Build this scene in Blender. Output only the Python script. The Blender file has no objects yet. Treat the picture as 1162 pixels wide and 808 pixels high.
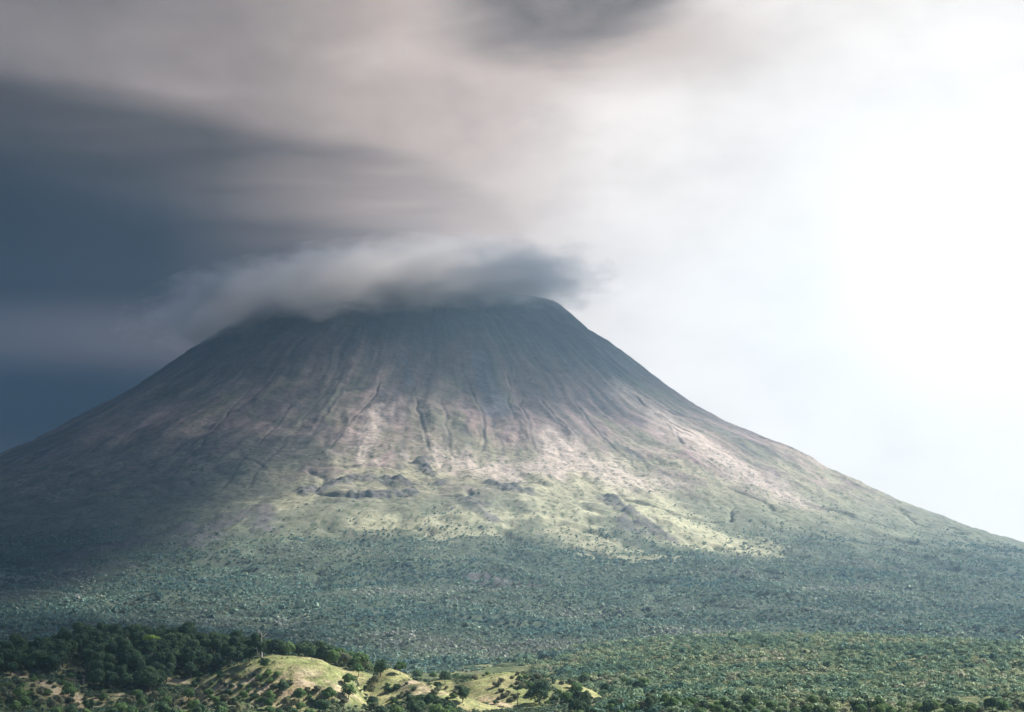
import bpy, math, random
import numpy as np
from mathutils import Vector

# ------------------------------------------------------------------ basics
scene = bpy.context.scene
col = scene.collection
rad = math.radians
W, H = 1162.0, 808.0                      # the pixel frame used for bearings
F = 2168.0                                # focal length in those pixels
PITCH = math.atan((645 - 404) / F)        # horizon sits low in the frame
AX, AY = (490 - 581) / F * 6000.0, 6000.0 # axis of the volcano
rng = np.random.default_rng(7)

def ray(px, py):
    u, v = (np.asarray(px, float) - W / 2) / F, (H / 2 - np.asarray(py, float)) / F
    d = np.stack([u, math.cos(PITCH) - v * math.sin(PITCH), math.sin(PITCH) + v * math.cos(PITCH)], -1)
    return d / d[..., 1:2]

def at(px, py, Y):
    return ray(px, py) * Y

# ------------------------------------------------------------------ numpy noise
_tab = np.random.default_rng(12345).uniform(0, 2 * np.pi, 8192)
_TC, _TS = np.cos(_tab), np.sin(_tab)

def gnoise(x, y, seed=0):
    """gradient noise, about -1..1"""
    x, y = np.broadcast_arrays(np.asarray(x, float), np.asarray(y, float))
    ix, iy = np.floor(x), np.floor(y)
    fx, fy = x - ix, y - iy
    jx, jy = ix.astype(np.int64), iy.astype(np.int64)
    sx, sy = fx * fx * fx * (fx * (fx * 6 - 15) + 10), fy * fy * fy * (fy * (fy * 6 - 15) + 10)
    hx = (jx * 73856093, (jx + 1) * 73856093)
    hy = (jy * 19349663 + seed * 83492791, (jy + 1) * 19349663 + seed * 83492791)
    def g(ox, oy):
        h = hx[ox] ^ hy[oy]
        h = (h ^ (h >> 7) ^ (h >> 15)) & 8191
        return _TC[h] * (fx - ox) + _TS[h] * (fy - oy)
    a, c = g(0, 0), g(0, 1)
    a = a + (g(1, 0) - a) * sx
    b = c + (g(1, 1) - c) * sx
    return (a + (b - a) * sy) * 1.5

def fbm(x, y, seed=0, octv=4, gain=.5):
    s, a, t = 0, 1, 0
    for i in range(octv):
        s = s + a * gnoise(x * 2 ** i + 17.3 * i, y * 2 ** i - 9.1 * i, seed + i * 31)
        t += a
        a *= gain
    return s / t

def sstep(a, b, x):
    t = np.clip((x - a) / (b - a), 0, 1)
    return t * t * (3 - 2 * t)

# ------------------------------------------------------------------ terrain
PR_R = np.array([0, 250, 330, 408, 446, 505, 560, 640, 720, 820, 930, 1040, 1150, 1290, 1430, 1580, 1730, 1860, 2100, 2400, 3000, 3600, 4200, 5200, 9000.])
PR_Z = np.array([830, 826, 826, 822, 788, 733, 700, 640, 575, 500, 436, 388, 338, 268, 205, 140, 92, 54, 12, -28, -76, -108, -128, -150, -170.])
PL_R = np.array([0, 250, 330, 400, 500, 590, 690, 800, 940, 1050, 1170, 1356, 1530, 1700, 2000, 2400, 3000, 3600, 4200, 5200, 9000.])
PL_Z = np.array([830, 826, 820, 812, 795, 775, 705, 628, 526, 462, 395, 306, 235, 172, 86, 10, -66, -106, -128, -150, -170.])

def polar(x, y):
    dx, dy = x - AX, y - AY
    r = np.hypot(dx, dy)
    return r, np.arctan2(-dy, dx)          # 0 = right flank, pi/2 = towards the viewpoint

def cone(x, y):
    r, phi = polar(x, y)
    w = .5 + .5 * np.cos(phi)
    w = w * w * (3 - 2 * w)
    return np.interp(r, PR_R, PR_Z) * w + np.interp(r, PL_R, PL_Z) * (1 - w)

B_Y = np.array([-9000, -800, -300, 0, 250, 600, 1000, 1250, 1500, 2000, 2600, 3500, 9000.])
B_Z = np.array([-130, -125, -60, -6, -60, -105, -98, -95, -104, -114, -126, -135, -175.])

HILLS = []
def hill(px, py, Y, wl, wr, wf, wb, p=2.0):
    c = at(px, py, Y)
    HILLS.append((c[0], Y, c[2] - float(np.interp(Y, B_Y, B_Z)), wl, wr, wf, wb, p))

hill(338, 748, 1330, 46, 32, 46, 40, 3.0)
hill(300, 752, 1330, 40, 40, 40, 40, 2.6)
hill(374, 759, 1325, 30, 22, 42, 36, 2.6)       # first grassy knoll
hill(290, 757, 1325, 45, 40, 40, 40, 2.4)
hill(440, 759, 1375, 17, 26, 40, 30, 2.0)       # second grassy ridge
hill(470, 771, 1350, 22, 26, 32, 26, 2.0)
hill(502, 786, 1318, 26, 26, 28, 22, 2.0)
hill(585, 764, 1420, 50, 45, 62, 50, 2.6)       # broad grassy top
hill(520, 770, 1430, 40, 40, 50, 50, 2.4)
hill(640, 776, 1400, 40, 26, 50, 50, 2.4)
hill(100, 728, 1490, 120, 110, 120, 160, 2.2)   # wooded hill on the left
hill(215, 729, 1480, 90, 60, 110, 140, 2.2)
hill(20, 744, 1450, 130, 60, 110, 160, 2.2)
hill(285, 744, 1420, 60, 50, 60, 100, 2.2)
hill(40, 772, 1330, 60, 40, 40, 50, 2.2)
hill(352, 752, 1445, 60, 45, 50, 90, 2.4)
hill(405, 764, 1440, 40, 45, 50, 70, 2.2)
hill(880, 722, 2350, 260, 260, 900, 420, 2.6)   # long forest hill on the right
hill(1060, 728, 2250, 220, 130, 900, 350, 2.6)
hill(760, 748, 1950, 120, 160, 600, 300, 2.4)

def fore(x, y):
    b = np.interp(y, B_Y, B_Z)
    s = 0
    for cx, cy, h, wl, wr, wf, wb, p in HILLS:
        dx, dy = x - cx, y - cy
        ex = np.where(dx < 0, np.abs(dx) / wl, np.abs(dx) / wr)
        ey = np.where(dy < 0, np.abs(dy) / wf, np.abs(dy) / wb)
        g = np.exp(-np.power(ex * ex + ey * ey + 1e-9, p / 2) * .69)
        s = s + (np.maximum(h * g, 0) / 30) ** 7
    z = b + 30 * s ** (1 / 7)
    rv = np.abs(fbm(x / 230, y / 190, 9, 3))
    z = z - 9 * sstep(.10, 0, rv) * sstep(1480, 1750, y)
    return z + 2.6 * fbm(x / 55, y / 55, 3, 4) + 1.0 * fbm(x / 11, y / 11, 5, 2)

def smax(a, b, k):
    h = np.clip(.5 + .5 * (a - b) / k, 0, 1)
    return b + (a - b) * h + k * h * (1 - h)

def seg_dist(x, y, pts, reach=210):
    """plan distance to a polyline, and the fraction along it (far away points are skipped)"""
    q = np.array(pts)
    near = (x > q[:, 0].min() - reach) & (x < q[:, 0].max() + reach) & (y > q[:, 1].min() - reach) & (y < q[:, 1].max() + reach)
    D, T = np.full(x.shape, 1e6), np.zeros(x.shape)
    if near.any():
        D[near], T[near] = _seg_dist(x[near], y[near], pts)
    return D, T

def _seg_dist(x, y, pts):
    best = np.full(x.shape, 1e9)
    frac = np.zeros(x.shape)
    n = len(pts) - 1
    for i in range(n):
        (ax, ay), (bx, by) = pts[i], pts[i + 1]
        vx, vy = bx - ax, by - ay
        t = np.clip(((x - ax) * vx + (y - ay) * vy) / (vx * vx + vy * vy + 1e-9), 0, 1)
        d = np.hypot(x - ax - t * vx, y - ay - t * vy)
        m = d < best
        best = np.where(m, d, best)
        frac = np.where(m, (i + t) / n, frac)
    return best, frac

def drop(fn, px, py, y0, y1, n=900):
    """where the bearing (px, py) meets the surface fn"""
    d = ray(px, py)
    for m in (70, 40):
        Y = np.linspace(y0, y1, m)
        z = fn(d[0] * Y, Y)
        k = np.nonzero(z >= d[2] * Y)[0]
        i = k[0] if len(k) else m - 1
        y0, y1 = Y[max(i - 1, 0)], Y[i] + 1e-3
    return d[0] * Y[i], Y[i], float(z[i])

def on_cone(pts):
    return [drop(cone, px, py, 2400, 6100, 1400)[:2] for px, py in pts]

# lava channels, chutes, flows and meadows of the volcano, laid out on the ground plan
GULLY = [(3.0, on_cone(p)) for p in (
    [(520, 385), (530, 430), (545, 470), (547, 500), (543, 527)],
    [(605, 445), (620, 465), (640, 485), (668, 505)],
    [(430, 420), (420, 450), (390, 490), (350, 530)],
    [(470, 440), (480, 480), (487, 520)],
    [(565, 400), (578, 440), (583, 490)],
    [(380, 430), (330, 490), (290, 540), (255, 575)],
    [(660, 400), (720, 450), (780, 500), (850, 530)],
    [(700, 430), (760, 480), (830, 520)],
    [(300, 420), (250, 480), (180, 560)],
    [(640, 440), (680, 490), (705, 515)],
    [(345, 440), (290, 510), (225, 575), (150, 610)],
    [(590, 440), (598, 480), (612, 515)],
    [(500, 450), (510, 500), (520, 530)],
    [(400, 410), (370, 470), (330, 510)],
    [(740, 470), (790, 520), (850, 560)],
)]
CHUTE = [(34, on_cone([(537, 392), (550, 425), (566, 470)])), (13, on_cone([(455, 385), (460, 415), (465, 436)]))]
FLOW = [(w, on_cone(p)) for w, p in (
    (34, [(215, 620), (258, 592), (294, 575), (298, 600)]),
    (26, [(345, 562), (400, 545), (460, 550)]),
    (22, [(410, 565), (465, 560)]),
    (30, [(565, 545), (592, 556)]),
    (22, [(535, 572), (556, 590)]),
    (30, [(708, 588), (722, 606)]),
    (40, [(538, 655), (590, 662)]),
    (40, [(60, 640), (140, 618), (215, 602)]),
    (20, [(480, 520), (500, 545)]),
    (26, [(690, 560), (760, 612)]),
    (30, [(20, 668), (140, 640)]),
)]
MEADOW = [(w, on_cone(p)) for w, p in (
    (42, [(262, 582), (335, 568)]),
    (70, [(430, 592), (500, 598), (560, 590)]),
    (34, [(415, 548), (500, 538)]),
    (70, [(610, 555), (650, 590)]),
    (110, [(690, 540), (740, 580), (790, 608)]),
    (90, [(740, 590), (840, 620)]),
    (60, [(640, 600), (720, 630)]),
)]

SUNLIT_SCREE = [(w, on_cone(p)) for w, p in ((80, [(720, 452), (800, 510), (890, 562)]), (70, [(640, 505), (720, 545)]), (60, [(500, 520), (570, 530), (620, 525)]), (40, [(430, 470), (410, 520)]))]  # pale scree, its colour brightened for sunlight on the flank

def wobble(x, y):
    return x + 13 * gnoise(x / 150, y / 150, 51) + 4 * gnoise(x / 45, y / 45, 52), y + 10 * gnoise(x / 70, y / 70, 58)

def volcano_z(x, y):
    r, phi = polar(x, y)
    z = cone(x, y)
    warp = .05 * fbm(phi * 3, r / 300, 11, 3)
    a = phi + warp
    # erosion ribs run straight down the flanks and die out on the apron
    rib = fbm(a * 11, r / 1100, 21, 3) * 1.3 + .22 * (1 - np.abs(gnoise(a * 20, r / 500, 23)) * 2) + .04 * gnoise(a * 60, r / 420, 27)
    env = sstep(330, 620, r) * (1 - .85 * sstep(1050, 1750, r))
    z = z + rib * 11 * env
    low = sstep(700, 1300, r)
    z = z + low * (24 * fbm(x / 300, y / 300, 31, 4) + 14 * (np.abs(fbm(x / 130, y / 130, 37, 4)) - .2))
    z = z + 4.2 * fbm(x / 45, y / 45, 41, 4) * sstep(380, 520, r)
    rv = np.abs(fbm(x / 420 + .3 * gnoise(x / 150, y / 150, 46), y / 300, 45, 3))
    z = z - 9 * sstep(.08, .0, rv) * sstep(1150, 1700, r)
    edge = sstep(250, 420, r)
    z = z + (1 - edge) * 20 * fbm(x / 110, y / 110, 43, 4)
    for w, pts in GULLY:
        d, t = seg_dist(*wobble(x, y), pts)
        k = sstep(0, .25, t) * sstep(1, .7, t) * np.clip(.8 + .5 * gnoise(x / 90, y / 90, 57), .35, 1.3)
        z = z - 3.2 * k * np.exp(-(d / (w * 1.2)) ** 2) + 1.0 * k * np.exp(-((d - w * 2.4) / w) ** 2)
    for w, pts in FLOW:
        d, t = seg_dist(x, y, pts)
        z = z + (5 + 10 * fbm(x / 18, y / 18, 54, 3)) * sstep(w * 1.3, w * .3, d + 45 * fbm(x / 60, y / 60, 53, 4))
    return z

def ground_z(x, y):
    return smax(fore(x, y), volcano_z(x, y) - 0, 14)

# ------------------------------------------------------------------ object helpers
def tag(o, label=None, cat=None, group=None, kind=None):
    for k, v in (('label', label), ('category', cat), ('group', group), ('kind', kind)):
        if v:
            o[k] = v
    return o

def mesh_np(name, verts, faces, mat=None, smooth=False, parent=None, attrs=None, link=True):
    """faces: (n, k) int array"""
    me = bpy.data.meshes.new(name)
    n, k = faces.shape
    me.vertices.add(len(verts))
    me.vertices.foreach_set('co', np.ascontiguousarray(verts, np.float32).ravel())
    me.loops.add(n * k)
    me.loops.foreach_set('vertex_index', np.ascontiguousarray(faces, np.int32).ravel())
    me.polygons.add(n)
    me.polygons.foreach_set('loop_start', np.arange(n, dtype=np.int32) * k)
    me.polygons.foreach_set('loop_total', np.full(n, k, np.int32))
    me.polygons.foreach_set('use_smooth', np.full(n, bool(smooth)))
    for an, (dom, val) in (attrs or {}).items():
        if val.ndim == 2:
            at_ = me.attributes.new(an, 'FLOAT_COLOR', dom)
            c = np.ones((len(val), 4), np.float32)
            c[:, :3] = val
            at_.data.foreach_set('color', c.ravel())
        else:
            at_ = me.attributes.new(an, 'FLOAT', dom)
            at_.data.foreach_set('value', val.astype(np.float32))
    me.update(calc_edges=True)
    if mat:
        me.materials.append(mat)
    if not link:
        return me
    o = bpy.data.objects.new(name, me)
    col.objects.link(o)
    if parent:
        o.parent = parent
    return o

def grid_faces(nu, nv, wrap=False):
    i = np.arange(nu if wrap else nu - 1)[:, None]
    j = np.arange(nv - 1)[None, :]
    i2 = (i + 1) % nu
    a, b, c, d = np.broadcast_arrays(i * nv + j, i2 * nv + j, i2 * nv + j + 1, i * nv + j + 1)
    return np.stack([a, b, c, d], -1).reshape(-1, 4)

# ------------------------------------------------------------------ materials
class NT:
    def __init__(s, tree):
        s.t = tree
    def n(s, kind, **kw):
        nd = s.t.nodes.new(kind)
        for k, v in kw.items():
            setattr(nd, k, v)
        return nd
    def l(s, a, b):
        s.t.links.new(a, b)
    def put(s, sock, v):
        if isinstance(v, bpy.types.NodeSocket):
            s.l(v, sock)
        else:
            sock.default_value = v
    def m(s, op, a, b=0.0, c=0.0, clamp=False):
        nd = s.n('ShaderNodeMath', operation=op, use_clamp=clamp)
        s.put(nd.inputs[0], a); s.put(nd.inputs[1], b); s.put(nd.inputs[2], c)
        return nd.outputs[0]
    def mr(s, v, a, b, c=0.0, d=1.0, kind='SMOOTHSTEP'):
        nd = s.n('ShaderNodeMapRange', interpolation_type=kind)
        for i, q in enumerate((v, a, b, c, d)):
            s.put(nd.inputs[i], q)
        return nd.outputs[0]
    def mix(s, f, a, b, mode='MIX'):
        nd = s.n('ShaderNodeMix', data_type='RGBA', blend_type=mode)
        s.put(nd.inputs[0], f)
        for sk, v in ((nd.inputs[6], a), (nd.inputs[7], b)):
            s.put(sk, v if isinstance(v, bpy.types.NodeSocket) else (*v, 1.0))
        return nd.outputs[2]
    def noise(s, vec, scale, detail=3, rough=.5, dim='3D'):
        nd = s.n('ShaderNodeTexNoise', noise_dimensions=dim)
        s.l(vec, nd.inputs['Vector'])
        nd.inputs['Scale'].default_value = scale
        nd.inputs['Detail'].default_value = detail
        nd.inputs['Roughness'].default_value = rough
        return nd.outputs[0]
    def ramp(s, f, stops, interp='LINEAR'):
        nd = s.n('ShaderNodeValToRGB')
        cr = nd.color_ramp
        cr.interpolation = interp
        while len(cr.elements) < len(stops):
            cr.elements.new(.5)
        for e, (p, c) in zip(cr.elements, stops):
            e.position = p
            e.color = (*c, 1)
        s.put(nd.inputs[0], f)
        return nd.outputs[0]

def new_mat(name):
    m = bpy.data.materials.new(name)
    m.use_nodes = True
    m.node_tree.nodes.clear()
    t = NT(m.node_tree)
    out = t.n('ShaderNodeOutputMaterial')
    return m, t, out

def bsdf(t, out, color, rough=.9, spec=.2, normal=None):
    b = t.n('ShaderNodeBsdfPrincipled')
    t.put(b.inputs['Base Color'], color if isinstance(color, bpy.types.NodeSocket) else (*color, 1))
    b.inputs['Roughness'].default_value = rough
    b.inputs['Specular IOR Level'].default_value = spec
    if normal is not None:
        t.l(normal, b.inputs['Normal'])
    t.l(b.outputs[0], out.inputs['Surface'])
    return b

def terrain_mat(name, s1, s2, bump, lo=.7, hi=1.3):
    m, t, out = new_mat(name)
    a = t.n('ShaderNodeAttribute', attribute_name='albedo')
    tc = t.n('ShaderNodeTexCoord')
    n1 = t.noise(tc.outputs['Object'], s1, 4, .6)
    n2 = t.noise(tc.outputs['Object'], s2, 3, .6)
    k = t.m('MULTIPLY', t.mr(n1, .3, .7, lo, hi, 'LINEAR'), t.mr(n2, .3, .7, lo, hi, 'LINEAR'))
    v = t.n('ShaderNodeVectorMath', operation='SCALE')
    t.l(a.outputs['Color'], v.inputs[0]); t.l(k, v.inputs['Scale'])
    bp = t.n('ShaderNodeBump')
    bp.inputs['Strength'].default_value = 1.0
    bp.inputs['Distance'].default_value = bump
    t.l(t.m('ADD', n1, t.m('MULTIPLY', n2, .5)), bp.inputs['Height'])
    bsdf(t, out, v.outputs[0], .95, .05, bp.outputs[0])
    return m

def foliage_mat(name, dark, light, use_attr=False):
    """leaf colour between two greens: per tree (object random or the 'tint' attribute) and per leaf clump"""
    m, t, out = new_mat(name)
    lf = t.n('ShaderNodeAttribute', attribute_name='leaf')
    if use_attr:
        a = t.n('ShaderNodeAttribute', attribute_name='hue')
        base = a.outputs['Color']
        k = t.mr(lf.outputs['Fac'], 0, 1, .86, 1.15, 'LINEAR')
        v = t.n('ShaderNodeVectorMath', operation='SCALE')
        t.l(base, v.inputs[0]); t.l(k, v.inputs['Scale'])
        c = v.outputs[0]
    else:
        oi = t.n('ShaderNodeObjectInfo')
        f = t.m('ADD', t.m('MULTIPLY', oi.outputs['Random'], .55), t.m('MULTIPLY', lf.outputs['Fac'], .45))
        c = t.mix(f, dark, light)
    d = t.n('ShaderNodeBsdfPrincipled')
    t.l(c, d.inputs['Base Color'])
    d.inputs['Roughness'].default_value = .6
    d.inputs['Specular IOR Level'].default_value = .04
    tr = t.n('ShaderNodeBsdfTranslucent')
    t.l(c, tr.inputs['Color'])
    mx = t.n('ShaderNodeMixShader')
    mx.inputs[0].default_value = .22
    t.l(d.outputs[0], mx.inputs[1]); t.l(tr.outputs[0], mx.inputs[2])
    t.l(mx.outputs[0], out.inputs['Surface'])
    return m

def plain_mat(name, c1, c2, scale):
    m, t, out = new_mat(name)
    tc = t.n('ShaderNodeTexCoord')
    n = t.noise(tc.outputs['Object'], scale, 4, .6)
    bsdf(t, out, t.mix(n, c1, c2), .9, .1)
    return m

M_bark = plain_mat('bark', (.07, .055, .04), (.16, .14, .11), .8)
M_pale = plain_mat('pale_bark', (.34, .30, .26), (.55, .50, .45), .8)
M_dark = foliage_mat('dark_foliage', (.034, .068, .044), (.11, .17, .08))
M_mid = foliage_mat('green_foliage', (.07, .14, .056), (.19, .27, .10))
M_lime = foliage_mat('lime_foliage', (.17, .26, .05), (.25, .35, .07))
M_olive = foliage_mat('olive_foliage', (.11, .13, .08), (.24, .23, .14))
M_mass = foliage_mat('wood_foliage', None, None, True)
M_volc = terrain_mat('volcano_ground', .018, .085, 3.5, .74, 1.28)
M_hill = terrain_mat('hill_ground', .12, .6, 1.0, .58, 1.42)

# ------------------------------------------------------------------ volcano
def lerp3(a, b, f):
    return a * (1 - f[..., None]) + np.asarray(b) * f[..., None]

def build_volcano():
    ph = np.concatenate([np.linspace(rad(-25), rad(205), 1300), np.linspace(rad(207), rad(333), 60)])
    r = np.concatenate([np.linspace(0, 420, 70), np.linspace(424, 1700, 430), np.linspace(1708, 3800, 150)])
    P, R = np.meshgrid(ph, r, indexing='ij')
    R = np.minimum(R, 3800 - 2150 * sstep(.15, .75, -np.sin(P)) + R * 1e-3)
    x, y = AX + R * np.cos(P), AY - R * np.sin(P)
    z = volcano_z(x, y)
    lift = sstep(3300, 3800, R) * 25
    z = z - lift
    # rock, scree and plants
    a = P + .05 * fbm(P * 3, R / 300, 11, 3)
    str1 = fbm(a * 26, R / 700, 61, 4)
    str2 = fbm(a * 38 + .4 * gnoise(x / 80, y / 80, 68), R / 380, 67, 4)
    big = fbm(x / 320, y / 320, 71, 4)
    med = fbm(x / 90, y / 90, 73, 4)
    fine = fbm(x / 28, y / 28, 79, 3)
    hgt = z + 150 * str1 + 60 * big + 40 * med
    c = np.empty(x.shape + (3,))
    c[:] = (.032, .036, .044)  # dark lava, made darker and bluer to carry the summit's shade
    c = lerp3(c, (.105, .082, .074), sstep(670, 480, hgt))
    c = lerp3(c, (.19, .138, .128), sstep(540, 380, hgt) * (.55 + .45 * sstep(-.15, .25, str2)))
    c = lerp3(c, (.080, .088, .055), sstep(.02, .3, str1 * .6 + big + .3 * str2) * sstep(720, 480, z) * .7)
    g = sstep(380, 240, z + 60 * str1 + 80 * big)
    c = lerp3(c, (.20, .182, .125), g * sstep(-.35, .2, med + .4 * big))
    c = lerp3(c, (.098, .106, .074), sstep(250, 110, z + 90 * big + 50 * med) * .85)
    c = lerp3(c, (.046, .060, .046), sstep(120, 10, z + 50 * big + 40 * med))
    c = lerp3(c, (.23, .195, .16), sstep(.18, .5, str2) * sstep(700, 450, z) * sstep(120, 320, z) * .55)
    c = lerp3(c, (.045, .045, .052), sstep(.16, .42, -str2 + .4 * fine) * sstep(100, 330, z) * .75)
    # broad lava tongues between the gullies
    lob = fbm(a * 7.5 + .25 * gnoise(x / 160, y / 160, 62), R / 420, 63, 4)
    c = lerp3(c, (.085, .068, .066), sstep(.10, .26, lob) * sstep(730, 600, z) * sstep(230, 360, z + 90 * med) * .75)
    c = lerp3(c, (.24, .19, .155), sstep(.12, .34, -lob) * sstep(640, 480, z) * sstep(230, 360, z + 90 * med) * .5)
    # thin drainage lines wandering down the flanks
    aw = a + .012 * fbm(x / 130, y / 130, 64, 3)
    for fr, sd_, st in ((17, 66, .6), (31, 69, .4)):
        ln = np.abs(gnoise(aw * fr, R / 1000, sd_)) * R / fr
        c = lerp3(c, (.062, .054, .054), sstep(9, 1.5, ln) * sstep(760, 600, z) * sstep(130, 300, z + 60 * med) * st * np.clip(.6 + med * 1.2, 0, 1))
    for w, pts in MEADOW:
        d, t = seg_dist(x, y, pts)
        c = lerp3(c, (.29, .275, .18), sstep(w * 1.6, w * .2, d + 95 * med + 60 * fine + 30 * big) * .65)
    for w, pts in SUNLIT_SCREE:
        d, t = seg_dist(x, y, pts)
        c = lerp3(c, (.31, .255, .22), sstep(w * 1.6, w * .2, d + 70 * str2 + 40 * med) * .8)
    for w, pts in FLOW:
        d, t = seg_dist(x, y, pts)
        c = lerp3(c, (.065, .06, .066), sstep(w * 1.25, w * .4, d + 45 * fbm(x / 60, y / 60, 53, 4) + 22 * fine) * .8)
    for w, pts in CHUTE:
        d, t = seg_dist(x, y, pts)
        ww = w * (.45 + .75 * t)
        c = lerp3(c, (.075, .082, .100), sstep(ww * 1.3, ww * .5, d + 18 * fine + 10 * med) * sstep(0, .3, t) * .75)
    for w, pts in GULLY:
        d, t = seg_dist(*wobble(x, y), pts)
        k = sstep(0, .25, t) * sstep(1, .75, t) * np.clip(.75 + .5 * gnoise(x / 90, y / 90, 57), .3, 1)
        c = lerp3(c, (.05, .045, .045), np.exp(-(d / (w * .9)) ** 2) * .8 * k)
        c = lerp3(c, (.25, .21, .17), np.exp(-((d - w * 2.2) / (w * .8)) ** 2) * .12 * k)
    # scattered dark shrubs as specks of ground cover
    sp = gnoise(x / 9, y / 9, 83) + .5 * gnoise(x / 4.5, y / 4.5, 89)
    c = lerp3(c, (.04, .058, .03), sstep(.33, .5, sp + .25 * med) * sstep(420, 260, z) * .8)
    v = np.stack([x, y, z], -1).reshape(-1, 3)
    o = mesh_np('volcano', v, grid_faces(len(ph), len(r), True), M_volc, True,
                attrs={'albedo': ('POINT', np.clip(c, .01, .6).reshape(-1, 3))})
    tag(o, 'dark volcanic cone with tan gullied flanks rising above the forest', 'volcano', kind='structure')

build_volcano()

# ------------------------------------------------------------------ hills in front
def px_of(x, y, z):
    """bearing of a world point in frame pixels (only used to decide what grows where while planting)"""
    c, s = math.cos(PITCH), math.sin(PITCH)
    d = y * c + z * s
    return W / 2 + F * x / d, H / 2 - F * (-y * s + z * c) / d

GRASS = [(w, [tuple(drop(fore, px, py, 1150, 1700)[:2]) for px, py in p]) for w, p in (
    (17, [(270, 762), (300, 757), (335, 750), (370, 754), (395, 765)]),
    (15, [(320, 765), (360, 775), (395, 780)]),
    (14, [(235, 772), (290, 760)]),
    (14, [(425, 790), (435, 770), (452, 765), (490, 775), (525, 792), (545, 806)]),
    (10, [(425, 775), (440, 797)]),
    (18, [(560, 772), (600, 764), (640, 770), (662, 785)]),
    (16, [(545, 790), (560, 780), (600, 790), (560, 805)]),
    (9, [(505, 763), (545, 762)]),
    (7, [(320, 800), (345, 797)]),
    (6, [(82, 757), (92, 760)]),
)]
DRY = [(w, [tuple(drop(fore, px, py, 1150, 1700)[:2]) for px, py in p]) for w, p in (
    (16, [(70, 785), (95, 800)]), (10, [(20, 768), (50, 774)]), (8, [(185, 765), (205, 775)]),
    (13, [(340, 772), (390, 782)]), (11, [(468, 775), (505, 790)]), (9, [(550, 795), (572, 800)]),
    (14, [(245, 775), (285, 775)]), (13, [(225, 786), (275, 790), (320, 788)]), (9, [(120, 792), (165, 786)]),
)]

def build_hills():
    ys = np.concatenate([np.linspace(-400, 1120, 90), np.linspace(1124, 1560, 300), np.linspace(1566, 2900, 170)])
    us = np.linspace(-1, 1, 620)
    U, Y = np.meshgrid(us, ys, indexing='ij')
    x = U * (520 + .36 * np.maximum(Y, 0))
    z = fore(x, Y) - sstep(2500, 2900, Y) * 15
    a = fbm(x / 40, Y / 40, 101, 4)
    b = fbm(x / 9, Y / 9, 103, 3)
    c = np.empty(x.shape + (3,))
    c[:] = (.065, .085, .04)
    c = lerp3(c, (.12, .115, .06), sstep(-.1, .4, a))
    g = np.zeros(x.shape)
    for w, pts in GRASS:
        d, t = seg_dist(x, Y, pts)
        g = np.maximum(g, sstep(w * 1.3, w * .7, d + 6 * a + 3 * b))
    grass = lerp3(np.zeros(x.shape + (3,)) + (.155, .17, .07), (.24, .22, .11), sstep(-.3, .4, a + .5 * b))
    c = c * (1 - g[..., None]) + grass * g[..., None]
    for w, pts in DRY:
        d, t = seg_dist(x, Y, pts)
        k = sstep(w * 1.5, w * .3, d + 8 * b + 6 * a) * sstep(-.25, .2, b + .6 * a + .1)
        dry = lerp3(np.zeros(x.shape + (3,)) + (.26, .19, .115), (.36, .29, .20), sstep(-.3, .3, b))
        c = c * (1 - k[..., None] * .85) + dry * k[..., None] * .85
    tuft = gnoise(x / 2.6, Y / 2.6, 107)
    c = lerp3(c, (.10, .105, .05), sstep(.25, .5, tuft) * .55)
    v = np.stack([x, Y, z], -1).reshape(-1, 3)
    o = mesh_np('hills', v, grid_faces(len(us), len(ys)), M_hill, True,
                attrs={'albedo': ('POINT', c.reshape(-1, 3))})
    tag(o, 'low rolling hills with dry grass knolls in front of the volcano', 'hills', kind='structure')

build_hills()

def build_ground():
    n = 90
    xs = np.linspace(-4800, 4800, n)
    ys = np.linspace(-1200, 7750, n)
    X, Y = np.meshgrid(xs, ys, indexing='ij')
    r, _ = polar(X, Y)
    z = -190 - .004 * np.hypot(X, Y) + 8 * fbm(X / 900, Y / 900, 111, 3)
    c = np.zeros(X.shape + (3,)) + (.06, .085, .04)
    o = mesh_np('ground', np.stack([X, Y, z], -1).reshape(-1, 3), grid_faces(n, n), M_hill, True,
                attrs={'albedo': ('POINT', c.reshape(-1, 3))})
    tag(o, 'green plain around the foot of the volcano', 'ground', kind='structure')

build_ground()

# ------------------------------------------------------------------ trees
def leaf_quads(cen, nor, size, g):
    """quads of the given sizes at the given centres, facing nor"""
    n = len(cen)
    ref = g.normal(size=(n, 3))
    nor = nor / np.linalg.norm(nor, axis=1, keepdims=True)
    u = np.cross(nor, ref); u /= np.linalg.norm(u, axis=1, keepdims=True) + 1e-9
    w = np.cross(nor, u)
    s1, s2 = size[:, None] * .5, (size * g.uniform(.5, .9, n))[:, None] * .5
    bend = nor * size[:, None] * .18
    v = np.stack([cen - u * s1 - bend, cen - w * s2, cen + u * s1 - bend, cen + w * s2], 1)
    return v.reshape(-1, 3), np.arange(n * 4).reshape(n, 4)

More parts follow.
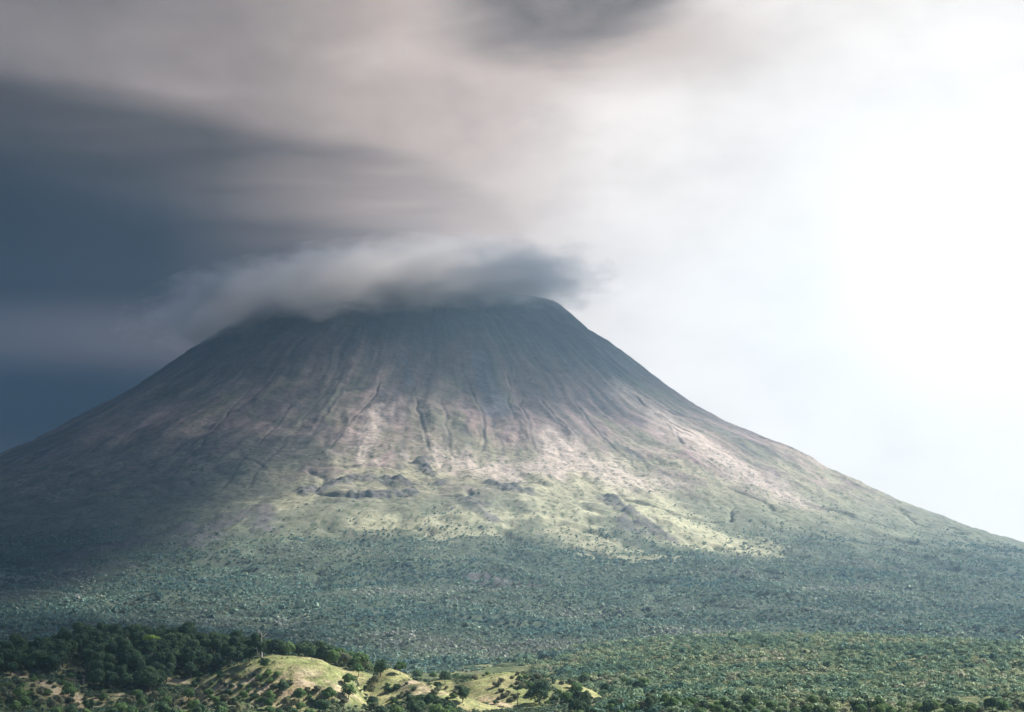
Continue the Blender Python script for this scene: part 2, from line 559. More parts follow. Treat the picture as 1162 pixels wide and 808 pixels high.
def crown_points(g, rx, rz, cz, lumps, n, spread=.62, flat=1.0):
    """clumped crown: leaves on the shells of several lobes in an ellipsoid"""
    d = g.normal(size=(lumps, 3)); d /= np.linalg.norm(d, axis=1, keepdims=True)
    rr = g.uniform(.25, 1, lumps)[:, None] ** .5 * spread
    lc = d * rr
    lc[:, 2] = lc[:, 2] * .9 + .12
    lr = g.uniform(.28, .52, lumps)
    k = g.integers(0, lumps, n)
    dd = g.normal(size=(n, 3)); dd /= np.linalg.norm(dd, axis=1, keepdims=True)
    dd[:, 2] = np.where(dd[:, 2] < -.45, -dd[:, 2], dd[:, 2])
    p = lc[k] + dd * (lr[k] * g.uniform(.72, 1.08, n))[:, None]
    # drop the leaves buried in other lobes
    inside = np.zeros(n, int)
    for i in range(lumps):
        inside += (np.linalg.norm(p - lc[i], axis=1) < lr[i] * .7)
    keep = inside == 0
    p, dd, k = p[keep], dd[keep], k[keep]
    nor = dd + .55 * p / (np.linalg.norm(p, axis=1, keepdims=True) + .2) + g.normal(size=p.shape) * .38
    p = p * (rx, rx, rz) + (0, 0, cz)
    return p, nor, g.uniform(0, 1, lumps)[k] * .6 + g.uniform(0, 1, len(p)) * .4

def crown_mesh(name, seed, rx, rz, cz, lumps, n, leaf, mat, spread=.62):
    g = np.random.default_rng(seed)
    p, nor, tint = crown_points(g, rx, rz, cz, lumps, n, spread)
    v, f = leaf_quads(p, nor, leaf * g.uniform(.6, 1.4, len(p)), g)
    return mesh_np(name, v, f, mat, attrs={'leaf': ('FACE', tint)}, link=False)

def tube(paths, sides=6):
    """tapered tubes along polylines [(x,y,z,r), ...] as one vertex/face set"""
    V, Fc, o = [], [], 0
    ang = np.linspace(0, 2 * np.pi, sides, endpoint=False)
    for p in paths:
        p = np.array(p, float)
        k = len(p)
        tan = np.gradient(p[:, :3], axis=0)
        tan /= np.linalg.norm(tan, axis=1, keepdims=True)
        ref = np.where(np.abs(tan[:, 2:3]) > .9, np.array([[1., 0, 0]]), np.array([[0, 0, 1.]]))
        u = np.cross(tan, ref); u /= np.linalg.norm(u, axis=1, keepdims=True)
        w = np.cross(tan, u)
        ring = p[:, None, :3] + p[:, None, 3:4] * (np.cos(ang)[None, :, None] * u[:, None] + np.sin(ang)[None, :, None] * w[:, None])
        V.append(ring.reshape(-1, 3))
        i = np.arange(k - 1)[:, None] * sides
        j = np.arange(sides)[None, :]
        j2 = (j + 1) % sides
        Fc.append(np.stack(np.broadcast_arrays(i + j, i + j2, i + sides + j2, i + sides + j), -1).reshape(-1, 4) + o)
        o += k * sides
    return np.concatenate(V), np.concatenate(Fc)

def trunk_mesh(name, seed, h, r, limbs, reach, mat, rise=.5, fork=.55):
    g = np.random.default_rng(seed)
    lean = g.normal(size=2) * h * .04
    main = [(lean[0] * t, lean[1] * t, h * t - .6, r * (1.25 - .95 * t) + (.35 * r if t == 0 else 0)) for t in (0, .08, .3, .6, .85, 1)]
    paths = [main]
    for i in range(limbs):
        t = g.uniform(fork, .95)
        a = i * 2.4 + g.uniform(-.5, .5)
        L = reach * g.uniform(.6, 1.1)
        b = np.array([lean[0] * t, lean[1] * t, h * t - .6])
        e = b + np.array([math.cos(a) * L, math.sin(a) * L, L * rise * g.uniform(.6, 1.4)])
        mid = (b + e) / 2 + np.array([0, 0, -.06 * L])
        rr = r * .42
        paths.append([(*b, rr), (*mid, rr * .65), (*e, rr * .2)])
        for q in range(2):
            a2 = a + (q - .5) * 1.5 + g.uniform(-.3, .3)
            e2 = mid + np.array([math.cos(a2) * L * .5, math.sin(a2) * L * .5, L * .4 * g.uniform(.3, 1.2)])
            paths.append([(*mid, rr * .5), (*((mid + e2) / 2 + g.normal(size=3) * .05 * L), rr * .3), (*e2, rr * .1)])
    v, f = tube(paths)
    return mesh_np(name, v, f, mat, True, link=False)

PROTO = {}
def proto(kind, variants):
    PROTO[kind] = variants

proto('dark', [(trunk_mesh('trunk', 10 + i, 9.5, .38, 5, 3.2, M_bark),
                crown_mesh('crown', 20 + i, 7.0, 6.6, 7.2, 14 + i, 3000, 1.2, M_dark)) for i in range(5)])
proto('tall', [(trunk_mesh('trunk', 30 + i, 13, .42, 5, 3, M_pale if i == 1 else M_bark),
                crown_mesh('crown', 40 + i, 5.8, 7.4, 11.0, 13, 2600, 1.15, M_dark)) for i in range(3)])
proto('green', [(trunk_mesh('trunk', 50 + i, 7.5, .34, 5, 3, M_bark),
                 crown_mesh('crown', 60 + i, 6.4, 6.2, 6.2, 14, 2800, 1.05, M_mid)) for i in range(4)])
proto('lime', [(trunk_mesh('trunk', 70, 11, .3, 6, 4.2, M_pale),
                crown_mesh('crown', 71, 6.4, 3.2, 11.8, 14, 1700, 1.1, M_lime))])
proto('round', [(trunk_mesh('trunk', 80, 7.5, .5, 6, 4, M_bark),
                 crown_mesh('crown', 81, 9.2, 8.8, 7.6, 24, 6500, 1.0, M_dark, .62))])
proto('slender', [(trunk_mesh('trunk', 84, 11.5, .3, 4, 1.8, M_bark, .5, .8),
                   crown_mesh('crown', 85, 3.4, 3.0, 12.4, 8, 1100, .85, M_dark))])
proto('olive', [(trunk_mesh('trunk', 90 + i, 6, .25, 5, 2.4, M_pale),
                 crown_mesh('crown', 95 + i, 4.8, 4.8, 5.4, 11, 1400, .95, M_olive)) for i in range(3)])
proto('shrub', [(trunk_mesh('stem', 100 + i, 1.6, .12, 4, 1.0, M_bark, .6, .3),
                 crown_mesh('foliage', 105 + i, 3.3, 2.3, 1.3, 9, 1000, .75, [M_olive, M_mid, M_olive, M_dark][i])) for i in range(4)])
proto('dead', [(trunk_mesh('trunk', 115, 15, .42, 8, 3.8, M_pale, .75, .68), None)])
proto('snag', [(trunk_mesh('trunk', 116, 9, .2, 4, 1.8, M_pale, .9, .6), None)])

NAMES = dict(dark='broadleaf_tree', tall='tall_tree', green='green_tree', lime='flat_topped_tree', round='round_tree', slender='slender_tree',
             olive='pale_tree', shrub='shrub', dead='dead_tree', snag='bare_tree')
prnd = random.Random(4)

def plant(kind, x, y, label, cat='tree', group=None, s=1.0, sz=None, v=None, z=None):
    V = PROTO[kind]
    tm, cm = V[prnd.randrange(len(V)) if v is None else v]
    e = bpy.data.objects.new(NAMES[kind], None)
    col.objects.link(e)
    e.empty_display_size = 1
    if z is None:
        z = float(fore(np.array([x]), np.array([y]))[0])
    e.location = (x, y, z - .15)
    e.rotation_euler = (0, 0, prnd.uniform(0, 6.28))
    e.scale = (s, s, sz or s)
    tag(e, label, cat, group)
    for nm, me in ((tm.name.split('.')[0], tm), ('foliage' if kind == 'shrub' else 'crown', cm)):
        if me is not None:
            c = bpy.data.objects.new(nm, me)
            c.parent = e
            col.objects.link(c)
    return e

def plant_px(kind, px, py, label, cat='tree', group=None, s=1.0, sz=None, v=None):
    x, y, z = drop(fore, px, py, 1150, 1900, 1500)
    return plant(kind, x, y, label, cat, group, s, sz, v, z)

taken = []
def free(x, y, d):
    for a, b, c in taken:
        if (a - x) ** 2 + (b - y) ** 2 < (d + c) ** 2 * .25:
            return False
    taken.append((x, y, d))
    return True

# --- trees that stand out
def mark(o, d):
    taken.append((o.location.x, o.location.y, d))
    return o

mark(plant_px('lime', 172, 746, 'flat topped lime green tree standing out in the dark left wood', s=1.12), 10)
mark(plant_px('dead', 297, 746, 'tall bare dead tree with a pale trunk behind the first grassy knoll', s=1.25), 3)
mark(plant_px('round', 612, 800, 'big round dense dark tree alone on the grassy slope', s=1.12, sz=1.02), 12)
mark(plant_px('slender', 587, 801, 'slender tree with a small dark crown beside the big round tree', s=1.0), 4)
mark(plant_px('green', 588, 757, 'lone green tree on the far edge of the broad grassy top', s=.85), 6)
mark(plant_px('dark', 525, 798, 'dark bushy tree on the grass between the second knoll and the broad slope', s=.72, sz=.95), 6)
mark(plant_px('green', 518, 757, 'large sunlit green tree behind the saddle of the grassy hills', s=1.05), 8)
mark(plant_px('dark', 534, 764, 'darker tree close in front of the large sunlit green tree', s=.7), 5)
mark(plant_px('dark', 505, 776, 'small dark tree with a pale trunk on the back of the second knoll', s=.72), 5)
mark(plant_px('dark', 432, 768, 'tall dark tree just behind the crest of the second knoll', s=.98), 8)
mark(plant_px('green', 454, 766, 'first green tree right of the tall dark one behind the second knoll', s=.8), 6)
mark(plant_px('green', 473, 768, 'second rounded green tree behind the ridge of the second knoll', s=.95), 7)
mark(plant_px('green', 492, 772, 'lowest of the green trees in the row behind the second knoll', s=.75), 6)
mark(plant_px('dark', 300, 760, 'small dark tree at the foot of the dead tree on the first knoll', s=.6), 5)
mark(plant_px('dark', 320, 789, 'dark tree in the hollow of the front face of the first knoll', s=.72), 6)
mark(plant_px('green', 395, 780, 'green tree at the right foot of the first grassy knoll', s=.8), 6)
mark(plant_px('snag', 95, 778, 'thin white bare trunk in the clearing of the left wood', s=.8), 3)
mark(plant_px('snag', 85, 781, 'second thin pale bare trunk left of the white one in the clearing', s=.9), 3)
mark(plant_px('snag', 190, 764, 'pale bare trunk above the reddish bank in the left wood', s=.9), 3)
mark(plant_px('snag', 145, 740, 'pale forked bare trunk inside the left wood', s=1.2), 3)

# --- the wood on the left hill
def wood(n, region, kinds, label_of, group, dmin, s0, s1):
    g = np.random.default_rng(hash(group) % 1000 if False else len(group) * 13)
    k = 0
    for _ in range(n * 14):
        if k >= n:
            break
        px, py = g.uniform(region[0], region[1]), g.uniform(region[2], region[3])
        yield_ = region[4](px, py)
        if not yield_:
            continue
        x, y, z = drop(fore, px, py, 1150, 1900, 700)
        if y > 1850 or not free(x, y, dmin):
            continue
        kind = kinds[g.integers(0, len(kinds))]
        plant(kind, x, y, label_of(kind), 'shrub' if kind == 'shrub' else 'tree', group, s=g.uniform(s0, s1), z=z)
        k += 1

def in_left(px, py):
    top = np.interp(px, [0, 60, 110, 200, 260, 330, 380], [746, 739, 727, 729, 738, 742, 750])
    bot = np.interp(px, [0, 50, 70, 75, 98, 105, 180, 200, 215, 260, 300, 310, 380], [768, 762, 770, 753, 753, 782, 788, 762, 770, 758, 752, 748, 758])
    return top < py < bot
LW = {'dark': 'dark green broadleaf tree in the shaded wood on the left hill', 'tall': 'tall dark tree in the shaded wood on the left hill'}
wood(210, (-40, 306, 726, 792, in_left), ['dark', 'dark', 'tall'], lambda k: LW[k], 'trees of the dark wood on the left hill', 7.0, .75, 1.12)

# trees standing on the crest line behind the knolls
g3 = np.random.default_rng(71)
LR = {'dark': 'dark tree in the row behind the crest of the first grassy knoll', 'green': 'mid green tree in the row behind the first grassy knoll', 'olive': 'pale olive tree in the dip between the first two knolls'}
for i in range(56):
    px = 303 + i * 2.1 + g3.uniform(-2, 2)
    Y = 1428 + g3.uniform(0, 80)
    kd = ['dark', 'dark', 'green'][i % 3] if px < 385 else ['olive', 'green'][i % 2]
    plant(kd, ray(px, 750)[0] * Y, Y, LR[kd], group='trees in a row behind the first knoll', s=g3.uniform(.9, 1.2))

def in_mid(px, py):
    return (py > 792 and px < 430) or (398 < px < 432 and py > 768) or (py > 800 and px < 520)
GB = {'dark': 'dark leafy tree in the thicket at the foot of the knolls', 'green': 'fresh green tree in the thicket at the foot of the knolls',
      'olive': 'pale olive tree in the thicket at the foot of the knolls'}
wood(90, (-20, 520, 768, 826, in_mid), ['green', 'dark', 'olive', 'green'], lambda k: GB[k], 'trees in the thicket at the foot of the knolls', 8, .5, .9)

def in_rt(px, py):
    return py > np.interp(px, [650, 665, 700, 745, 800, 1180], [790, 772, 768, 790, 800, 806])
GR = {'green': 'bright green tree at the near edge of the right hand forest', 'dark': 'dark green tree at the near edge of the right hand forest',
      'olive': 'olive tree at the near edge of the right hand forest'}
wood(130, (640, 1185, 766, 832, in_rt), ['green', 'green', 'dark', 'olive'], lambda k: GR[k], 'trees along the near edge of the right forest', 6, .42, .8)

# shrubs over the knolls and the scrub between them
def in_scrub(px, py):
    if 215 < px < 330 and 764 < py < 800: return True
    if 330 < px < 400 and 784 < py < 800: return True
    if 470 < px < 560 and 756 < py < 772: return True
    if 560 < px < 665 and 758 < py < 800: return g2.random() < .35
    if 0 < px < 120 and 764 < py < 802: return g2.random() < .5
    if 440 < px < 520 and 772 < py < 800: return g2.random() < .25
    return False
g2 = np.random.default_rng(99)
wood(200, (-5, 670, 752, 806, in_scrub), ['shrub'], lambda k: 'olive or grey green shrub scattered over the grassy knolls', 'shrubs scattered over the grassy knolls', 4.5, .5, 1.25)

# ------------------------------------------------------------------ woods that read as one mass
def mass(name, label, cat, pts, zs, size, hues, nleaf, leaf, seed):
    """one mesh of many small crowns; every crown is a clump of leaf faces around its own lobes"""
    g = np.random.default_rng(seed)
    n = len(pts)
    per = []
    lob = 4
    k = nleaf
    cl = g.normal(size=(n, lob, 3)); cl /= np.linalg.norm(cl, axis=2, keepdims=True)
    cl *= g.uniform(.15, .6, (n, lob, 1)); cl[:, :, 2] = np.abs(cl[:, :, 2])
    idx = g.integers(0, lob, (n, k))
    d = g.normal(size=(n, k, 3)); d /= np.linalg.norm(d, axis=2, keepdims=True)
    d[:, :, 2] = np.where(d[:, :, 2] < -.2, -d[:, :, 2], d[:, :, 2])
    p = np.take_along_axis(cl, idx[:, :, None], 1) + d * g.uniform(.35, .62, (n, k, 1))
    nor = d + .7 * p + (0, 0, .25) + g.normal(size=p.shape) * .2
    sc = size[:, None, None] * np.array([1.05, 1.05, .8])
    cen = p * sc + np.concatenate([pts, (zs + size * .25)[:, None]], 1)[:, None]
    sz = (leaf * size[:, None] * g.uniform(.6, 1.4, (n, k))).ravel()
    v, f = leaf_quads(cen.reshape(-1, 3), nor.reshape(-1, 3), sz, g)
    hue = np.repeat(hues, k, 0)
    lf = (np.take_along_axis(g.uniform(0, 1, (n, lob)), idx, 1) * .6 + g.uniform(0, 1, (n, k)) * .4).ravel()
    o = mesh_np(name, v, f, M_mass, attrs={'hue': ('FACE', hue), 'leaf': ('FACE', lf)})
    return tag(o, label, cat, kind='stuff')

def hue_mix(g, n, table, fld):
    """species colours, drifting in patches"""
    t = np.array([c for c, _ in table]); w = np.array([q for _, q in table])
    cum = np.cumsum(w) / w.sum()
    u = np.clip(.5 + fld * .55 + g.normal(size=n) * .15, 0, .999)
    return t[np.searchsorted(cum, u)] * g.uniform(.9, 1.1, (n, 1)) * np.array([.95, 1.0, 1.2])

SPECIES = [((.040, .066, .040), 2.2), ((.058, .085, .045), 2.5), ((.082, .104, .052), 2.2), ((.122, .130, .062), 1.6), ((.130, .124, .070), .7)]

def build_right_wood():
    g = np.random.default_rng(201)
    n = 26000
    Y = 1170 + (2760 - 1170) * g.uniform(0, 1, n) ** .9
    u = g.uniform(-.02, .43, n)
    x = u * Y
    px, py = px_of(x, Y, fore(x, Y))
    edge = np.interp(Y, [1170, 1400, 1500, 1700, 2000, 2400, 2800], [670, 690, 660, 620, 600, 560, 520])
    ok = (px > edge + 15 * fbm(x / 60, Y / 60, 205, 3))
    # short clearings of pale grass between the trees
    ok &= fbm(x / 70, Y / 70, 207, 3) < .42
    x, Y = x[ok], Y[ok]
    z = fore(x, Y)
    size = np.clip(g.lognormal(1.22, .34, len(x)), 1.6, 7.5) * (1 + .25 * fbm(x / 120, Y / 120, 211, 2))
    hues = hue_mix(g, len(x), SPECIES, fbm(x / 150, Y / 90, 213, 3) * 1.7 + .12) * 2.5
    mass('hill_forest', 'dense mixed green and olive forest covering the long hill on the right', 'forest', np.stack([x, Y], 1), z, size, hues, 54, .42, 203)

def build_mountain_wood():
    g = np.random.default_rng(301)
    n = 172000
    Y = 1650 + (5000 - 1650) * g.uniform(0, 1, n) ** .95
    x = g.uniform(-.36, .36, n) * Y
    z = volcano_z(x, Y)
    zf = fore(x, Y)
    big = fbm(x / 320, Y / 320, 71, 4)
    med = fbm(x / 90, Y / 90, 73, 4)
    dens = sstep(140, -40, z + 80 * big + 70 * med) + .05 * sstep(330, 200, z)
    for w, pts in MEADOW + FLOW:
        d, t = seg_dist(x, Y, pts)
        dens = dens * (1 - .55 * sstep(w * 1.3, w * .2, d + 60 * med + 30 * big))
    ok = g.uniform(0, 1, n) < dens
    ok &= (z > zf - 4) | (Y > 1900)
    px, py = px_of(x, Y, np.maximum(z, zf))
    ok &= (zf < z + 12)
    x, Y, z, zf, med, big = (q[ok] for q in (x, Y, z, zf, med, big))
    z = np.maximum(z, zf)
    size = np.clip(g.lognormal(1.0, .32, len(x)), 1.3, 6.5) * (1 + .3 * fbm(x / 200, Y / 200, 311, 2)) * np.interp(z, [0, 200], [1.05, .62])
    hues = hue_mix(g, len(x), SPECIES, fbm(x / 330, Y / 330, 313, 3) * 2.0 + .1) * (2.35 + .7 * fbm(x / 180, Y / 260, 317, 3))[:, None] * np.array([.95, 1.0, 1.28])  # extra blue put into the crown colours in place of distance haze
    mass('mountain_forest', 'hazy forest spreading over the lower slopes of the volcano', 'forest', np.stack([x, Y], 1), z, size, hues, 11, .95, 303)

def build_undergrowth():
    g = np.random.default_rng(401)
    n = 34000
    Y = g.uniform(1180, 1720, n)
    x = g.uniform(-.30, .10, n) * Y
    a = fbm(x / 30, Y / 30, 405, 3)
    ok = a > -.22
    for w, pts in GRASS + DRY:
        d, t = seg_dist(x, Y, pts)
        ok &= (d + 7 * a > w * .95) | (g.uniform(0, 1, n) < .13)
    x, Y = x[ok], Y[ok]
    z = fore(x, Y)
    near_grass = np.zeros(len(x), bool)
    for w, pts in GRASS + DRY:
        near_grass |= seg_dist(x, Y, pts)[0] < w
    size = g.uniform(.8, 2.6, len(x)) * np.where(near_grass, .42, 1)
    hues = hue_mix(g, len(x), SPECIES, fbm(x / 40, Y / 40, 413, 3) * 1.4 + .05) * 1.6
    mass('undergrowth', 'low scrub and tall weeds between the trees and the grassy knolls', 'undergrowth', np.stack([x, Y], 1), z, size, hues, 16, .75, 403)

build_right_wood()
build_mountain_wood()
build_undergrowth()

# ------------------------------------------------------------------ sun, sky
SUN_AZ, SUN_EL = rad(66), rad(44)           # to the right, a little beyond the viewpoint's side
sd = Vector((math.sin(SUN_AZ) * math.cos(SUN_EL), math.cos(SUN_AZ) * math.cos(SUN_EL), math.sin(SUN_EL)))
sun = bpy.data.lights.new('sun', 'SUN')
sun.energy = 5.0
sun.angle = rad(.5)
sun.color = (1.0, .95, .88)
so = bpy.data.objects.new('sun', sun)
so.rotation_euler = sd.to_track_quat('Z', 'Y').to_euler()
col.objects.link(so)

EXPO = 1.5
BG = .055
def build_world():
    w = bpy.data.worlds.new('World')
    scene.world = w
    w.use_nodes = True
    w.node_tree.nodes.clear()
    t = NT(w.node_tree)
    out = t.n('ShaderNodeOutputWorld')
    bg = t.n('ShaderNodeBackground')
    bg.inputs['Strength'].default_value = BG
    t.l(bg.outputs[0], out.inputs['Surface'])
    sky = t.n('ShaderNodeTexSky', sky_type='NISHITA', sun_disc=False)
    sky.sun_elevation = SUN_EL
    sky.sun_rotation = SUN_AZ
    sky.altitude = 300
    sky.dust_density = .6
    sky.ozone_density = 3.0
    tc = t.n('ShaderNodeTexCoord')
    sx = t.n('ShaderNodeSeparateXYZ')
    t.l(tc.outputs['Generated'], sx.inputs[0])
    X, Y, Z = sx.outputs
    az0 = t.m('MULTIPLY', t.m('ARCTAN2', X, Y), 57.29578)
    el0 = t.m('MULTIPLY', t.m('ARCSINE', Z), 57.29578)
    cv = t.n('ShaderNodeCombineXYZ')
    t.l(t.m('MULTIPLY', az0, .045), cv.inputs[0]); t.l(t.m('MULTIPLY', el0, .16), cv.inputs[1])
    n1 = t.noise(cv.outputs[0], 1.6, 4, .5)
    n2 = t.noise(cv.outputs[0], 4.2, 4, .55)
    cv4 = t.n('ShaderNodeCombineXYZ')
    t.l(t.m('MULTIPLY', az0, .10), cv4.inputs[0]); t.l(t.m('MULTIPLY', el0, .17), cv4.inputs[1])
    n4 = t.noise(cv4.outputs[0], 2.4, 6, .6)
    az = t.m('ADD', az0, t.m('MULTIPLY', t.m('SUBTRACT', n1, .5), 7))
    el = t.m('ADD', el0, t.m('MULTIPLY', t.m('SUBTRACT', n2, .5), 2.0))
    els = t.m('ADD', el0, t.m('MULTIPLY', t.m('SUBTRACT', n1, .5), .9))
    def blob(a, e, sa, se, lo=0.0, hi=1.0, A=az, E=el):
        dx = t.m('DIVIDE', t.m('SUBTRACT', A, a), sa)
        dy = t.m('DIVIDE', t.m('SUBTRACT', E, e), se)
        d = t.m('SQRT', t.m('ADD', t.m('MULTIPLY', dx, dx), t.m('MULTIPLY', dy, dy)))
        return t.mr(d, hi, lo)
    def op(f, k):
        return t.m('MULTIPLY', f, k)
    # display-linear cloud colours, graded by bearing: grey on the left, white glare on the right
    f = t.mr(az0, -15, 15, 0, 1, 'LINEAR')
    c = t.ramp(f, [(0, (.25, .225, .225)), (.22, (.34, .29, .275)), (.38, (.60, .51, .465)), (.50, (.80, .70, .655)), (.60, (1.04, .965, .925)), (.80, (.99, .935, .90)), (1, (1.05, .98, .92))])
    # upper grey streaks
    c = t.mix(op(blob(-13, 17.2, 6, 2.2), .55), c, (.20, .185, .19))
    c = t.mix(op(blob(-8.5, 16.2, 3.2, 1.1), .35), c, (.24, .215, .215))
    c = t.mix(op(blob(-3.6, 15.2, 2.6, 1.0), .55), c, (.78, .68, .63))
    c = t.mix(op(blob(-9.5, 14.2, 4.5, .8), .4), c, (.47, .41, .40))
    c = t.mix(1.0, c, t.ramp(n4, [(.30, (.84, .83, .83)), (.70, (1.13, 1.13, 1.12))]), 'MULTIPLY')
    # dark cloud at the top with a warm underside
    c = t.mix(op(blob(3.4, 15.6, 7.0, 2.2), .75), c, (.64, .52, .46))
    dk = t.mr(t.m('ADD', blob(1.2, 17.2, 6.4, 3.4), t.m('MULTIPLY', t.m('SUBTRACT', n4, .5), .8)), .02, .75)
    c = t.mix(op(dk, .95), c, t.mix(t.mr(n4, .35, .65), (.14, .13, .135), (.30, .265, .255)))
    # lens-shaped bank behind the summit: a curved upper edge, dark to the left
    edge = t.n('ShaderNodeFloatCurve')
    cu = edge.mapping.curves[0]
    pts = [(0, 14.4), (.18, 13.7), (.30, 13.0), (.44, 12.6), (.52, 12.1), (.60, 10.6), (.67, 8.2), (1, 7.0)]
    while len(cu.points) < len(pts):
        cu.points.new(.5, .5)
    for p, (a, e) in zip(cu.points, pts):
        p.location = (a, e / 20)
    edge.mapping.update()
    t.put(edge.inputs['Value'], t.mr(az0, -15, 10, 0, 1, 'LINEAR'))
    top = t.m('MULTIPLY', edge.outputs[0], 20)
    below = t.m('SUBTRACT', top, els)
    bank = t.mr(below, -.35, .75)
    fb = t.mr(az0, -15, 5, 0, 1, 'LINEAR')
    up = t.ramp(fb, [(0, (.072, .070, .074)), (.3, (.125, .115, .113)), (.5, (.34, .295, .28)), (.7, (.56, .49, .46)), (.86, (.64, .59, .57)), (1, (.74, .71, .70))])
    lo = t.ramp(fb, [(0, (.010, .022, .036)), (.22, (.022, .032, .046)), (.42, (.13, .12, .125)), (.56, (.31, .275, .27)), (.76, (.56, .50, .48)), (1, (.74, .71, .70))])
    bankc = t.mix(t.mr(below, .6, 4.2), up, lo)
    cv3 = t.n('ShaderNodeCombineXYZ')
    t.l(t.m('MULTIPLY', az, .05), cv3.inputs[0]); t.l(t.m('MULTIPLY', els, .42), cv3.inputs[1])
    n3 = t.noise(cv3.outputs[0], 1.5, 5, .55)
    bankc = t.mix(1.0, bankc, t.ramp(n3, [(.3, (.62, .64, .68)), (.7, (1.40, 1.35, 1.32))]), 'MULTIPLY')
    fade = t.mr(az, 3.6, -4.0)
    c = t.mix(t.m('MULTIPLY', bank, fade), c, bankc)
    # paler band under it, then the navy murk above the left shoulder
    band = t.mr(els, 8.3, 6.9)
    c = t.mix(t.m('MULTIPLY', band, t.mr(az0, -2, -7)), c, t.ramp(fb, [(0, (.075, .085, .115)), (.3, (.135, .125, .145)), (.6, (.26, .24, .25))]))
    low = t.mr(els, 6.6, 5.2)
    c = t.mix(t.m('MULTIPLY', low, t.mr(az0, -4, -10)), c, (.012, .028, .052))
    c = t.mix(t.m('MULTIPLY', t.mr(els, 4.2, 2.9), t.mr(az0, -9, -13)), c, (.04, .06, .095))
    # glare where the sun shines through thin cloud on the right
    c = t.mix(op(blob(15.5, 7.5, 17, 13, A=az0, E=el0), .9), c, (1.06, 1.01, .95))
    core = t.m('POWER', blob(14.0, 9.0, 12.0, 10.0, A=az0, E=el0), 4.0)
    c = t.mix(core, c, (1.45, 1.38, 1.28))
    k = t.n('ShaderNodeVectorMath', operation='SCALE')
    t.l(c, k.inputs[0]); k.inputs['Scale'].default_value = 1 / (BG * 2 ** EXPO)
    # away from this bearing: broken grey cloud over the clear sky
    gz = t.mr(n1, .42, .62)
    storm = t.m('MULTIPLY', t.mr(X, .35, -.25), t.m('ADD', t.m('MULTIPLY', gz, .25), .6))
    rest = t.mix(op(gz, .22), sky.outputs[0], (1.6, 1.75, 2.1))
    rest = t.mix(storm, rest, (.21, .36, .66))
    front = t.m('MULTIPLY', t.mr(t.m('ABSOLUTE', az0), 27, 16.5), t.mr(el0, 26, 18))
    t.l(t.mix(front, rest, k.outputs[0]), bg.inputs['Color'])
    w.cycles.sampling_method = 'MANUAL'
    w.cycles.sample_map_resolution = 1024

build_world()

# ------------------------------------------------------------------ clouds and haze
def ellipsoid(name, c, r, mat, seed, amp=.12, nu=64, nv=32):
    th = np.linspace(0, 2 * np.pi, nu, endpoint=False)
    ph = np.linspace(.02, np.pi - .02, nv)
    T, P = np.meshgrid(th, ph, indexing='ij')
    d = np.stack([np.sin(P) * np.cos(T), np.sin(P) * np.sin(T), np.cos(P)], -1)
    k = 1 + amp * fbm(d[..., 0] * 2.2 + 4 * seed, d[..., 1] * 2.2 + 2 * d[..., 2], seed, 3) * np.sin(P)
    v = (d * k[..., None] * np.array(r) + np.array(c)).reshape(-1, 3)
    q = grid_faces(nu, nv, True)
    k = len(v)
    v = np.concatenate([v, [np.array(c) + (0, 0, r[2]), np.array(c) - (0, 0, r[2])]])
    i = np.arange(nu); j = (i + 1) % nu
    c = np.array(c, float)
    f = np.concatenate([q[:, [0, 1, 2]], q[:, [0, 2, 3]],
                        np.stack([i * 0 + k, j * nv, i * nv], 1), np.stack([i * 0 + k + 1, i * nv + nv - 1, j * nv + nv - 1], 1)])
    t = v[f]
    if (np.cross(t[:, 0] - c, t[:, 1] - c) * (t[:, 2] - c)).sum() < 0:
        f = f[:, ::-1]
    return v, f

def lens(c, r, seed):
    """added shade cloud that thins out softly towards its rim"""
    v, f = ellipsoid('x', (0, 0, 0), (1, 1, 1), None, seed, .0)
    k = 1 + .22 * fbm(v[:, 0] * 1.7 + seed, v[:, 1] * 1.7, seed, 3)
    v[:, 2] = np.sign(v[:, 2]) * np.abs(v[:, 2]) ** 3 * (1 + .5 * fbm(v[:, 0] * 2.5, v[:, 1] * 2.5, seed + 5, 3))
    v[:, :2] *= k[:, None]
    return v * np.array(r) + np.array(c), f

def vol_mat(name, color, density, aniso, hetero=None):
    m, t, out = new_mat(name)
    pv = t.n('ShaderNodeVolumePrincipled')
    pv.inputs['Color'].default_value = (*color, 1)
    pv.inputs['Anisotropy'].default_value = aniso
    pv.inputs['Density'].default_value = density
    if hetero:
        t.l(hetero(t), pv.inputs['Density'])
    t.l(pv.outputs[0], out.inputs['Volume'])
    return m

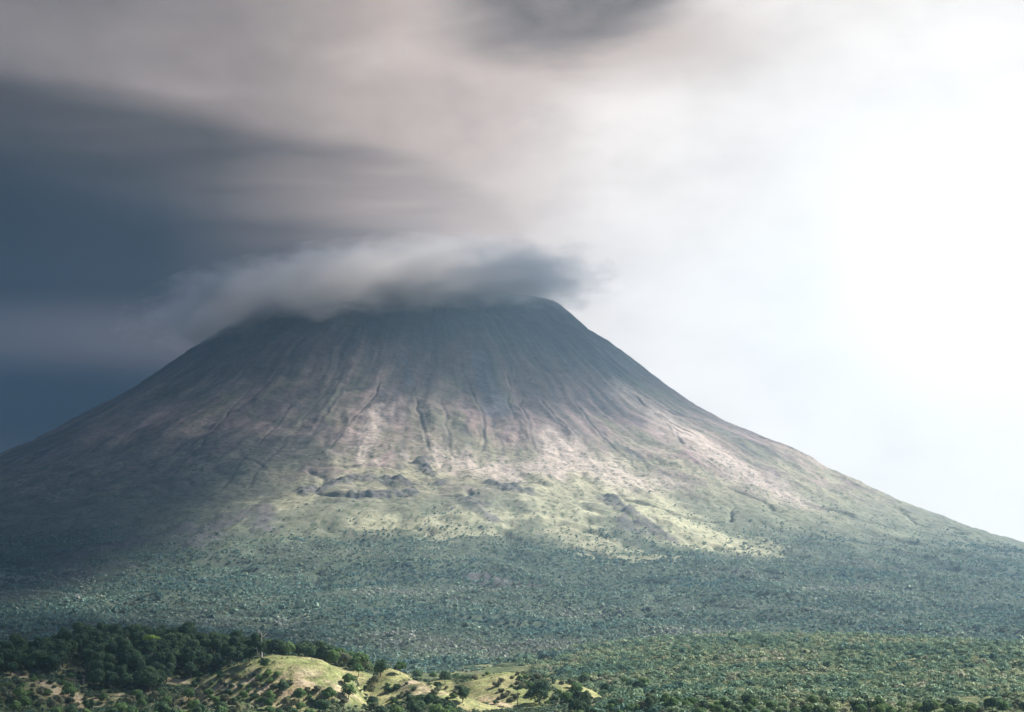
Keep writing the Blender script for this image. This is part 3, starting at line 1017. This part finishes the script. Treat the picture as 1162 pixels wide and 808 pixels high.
CAPC = at(425, 342, 5810)
CAPR = np.array([790., 720., 170.])
CAPT = .10
def cap_density(t):
    g = t.n('ShaderNodeNewGeometry')
    d = t.n('ShaderNodeVectorMath', operation='SUBTRACT')
    t.l(g.outputs['Position'], d.inputs[0]); d.inputs[1].default_value = tuple(CAPC)
    sx = t.n('ShaderNodeSeparateXYZ')
    t.l(d.outputs[0], sx.inputs[0])
    cx = t.n('ShaderNodeCombineXYZ')
    t.l(sx.outputs[0], cx.inputs[0]); t.l(sx.outputs[1], cx.inputs[1])
    t.l(t.m('SUBTRACT', sx.outputs[2], t.m('MULTIPLY', sx.outputs[0], CAPT)), cx.inputs[2])
    s = t.n('ShaderNodeVectorMath', operation='DIVIDE')
    t.l(cx.outputs[0], s.inputs[0]); s.inputs[1].default_value = tuple(CAPR)
    ln = t.n('ShaderNodeVectorMath', operation='LENGTH')
    t.l(s.outputs[0], ln.inputs[0])
    st = t.n('ShaderNodeVectorMath', operation='MULTIPLY')
    t.l(g.outputs['Position'], st.inputs[0]); st.inputs[1].default_value = (.6, .8, 1.3)
    n = t.noise(st.outputs[0], .0105, 4, .6)
    e = t.m('ADD', ln.outputs['Value'], t.m('MULTIPLY', t.m('SUBTRACT', n, .5), 1.2))
    return t.m('MULTIPLY', t.mr(e, .95, .05), .028)

def build_clouds():
    m = vol_mat('cap_cloud', (.97, .925, .90), .01, .35, cap_density)
    m.cycles.volume_step_rate = .4
    v, f = ellipsoid('cloud', CAPC, CAPR, m, 3, .10)
    v[:, 2] += CAPT * (v[:, 0] - CAPC[0])
    o = mesh_np('cloud', v, f, m, True)
    tag(o, 'soft grey cloud draped over the summit of the volcano', 'cloud')
    # unseen cloud lenses added above the frame to shade left, summit and air
    m2 = vol_mat('shade_cloud', (.25, .28, .34), .02, .3)
    V, Fc, o = [], [], 0
    for i, (c, r) in enumerate((((1780, 6450, 2600), (900, 700, 54)), ((720, 4400, 2600), (1200, 2500, 190)), ((600, 7600, 3600), (1350, 2050, 190)),
                                ((1795, 2412, 2350), (370, 430, 32)), ((1700, 3350, 2350), (480, 800, 60)), ((2250, 1450, 2500), (800, 620, 150)))):
        v, f = lens(c, r, 11 + i)
        V.append(v); Fc.append(f + o); o += len(v)
    c = mesh_np('shade_clouds', np.concatenate(V), np.concatenate(Fc), m2, True)
    tag(c, 'unseen cloud lenses added high overhead to cast shade', 'shade_clouds', kind='stuff')

build_clouds()

def build_haze():
    m = vol_mat('haze', (.54, .78, 1.0), 4.8e-5, .6)
    x0, x1, y0, y1, z0, z1 = -5000, 5000, -1400, 7800, -260, 1200
    v = np.array([(x, y, z) for x in (x0, x1) for y in (y0, y1) for z in (z0, z1)], float)
    f = np.array([(0, 1, 3, 2), (4, 6, 7, 5), (0, 4, 5, 1), (2, 3, 7, 6), (0, 2, 6, 4), (1, 5, 7, 3)])
    o = mesh_np('haze', v, f, m)
    tag(o, kind='stuff')

build_haze()

# ------------------------------------------------------------------ camera and render settings
cam = bpy.data.cameras.new('camera')
cam.sensor_width = 36
cam.lens = F / W * 36
cam.clip_start = 1
cam.clip_end = 60000
co = bpy.data.objects.new('camera', cam)
co.rotation_euler = (math.pi / 2 + PITCH, 0, 0)
col.objects.link(co)
scene.camera = co

scene.render.engine = 'CYCLES'
cy = scene.cycles
cy.use_denoising = True
cy.volume_bounces = 1
cy.max_bounces = 6
cy.diffuse_bounces = 2
cy.volume_max_steps = 256
cy.use_adaptive_sampling = True
vs = scene.view_settings
vs.view_transform = 'Standard'
vs.look = 'None'
vs.exposure = EXPO
vs.gamma = 1
vs.use_curve_mapping = False
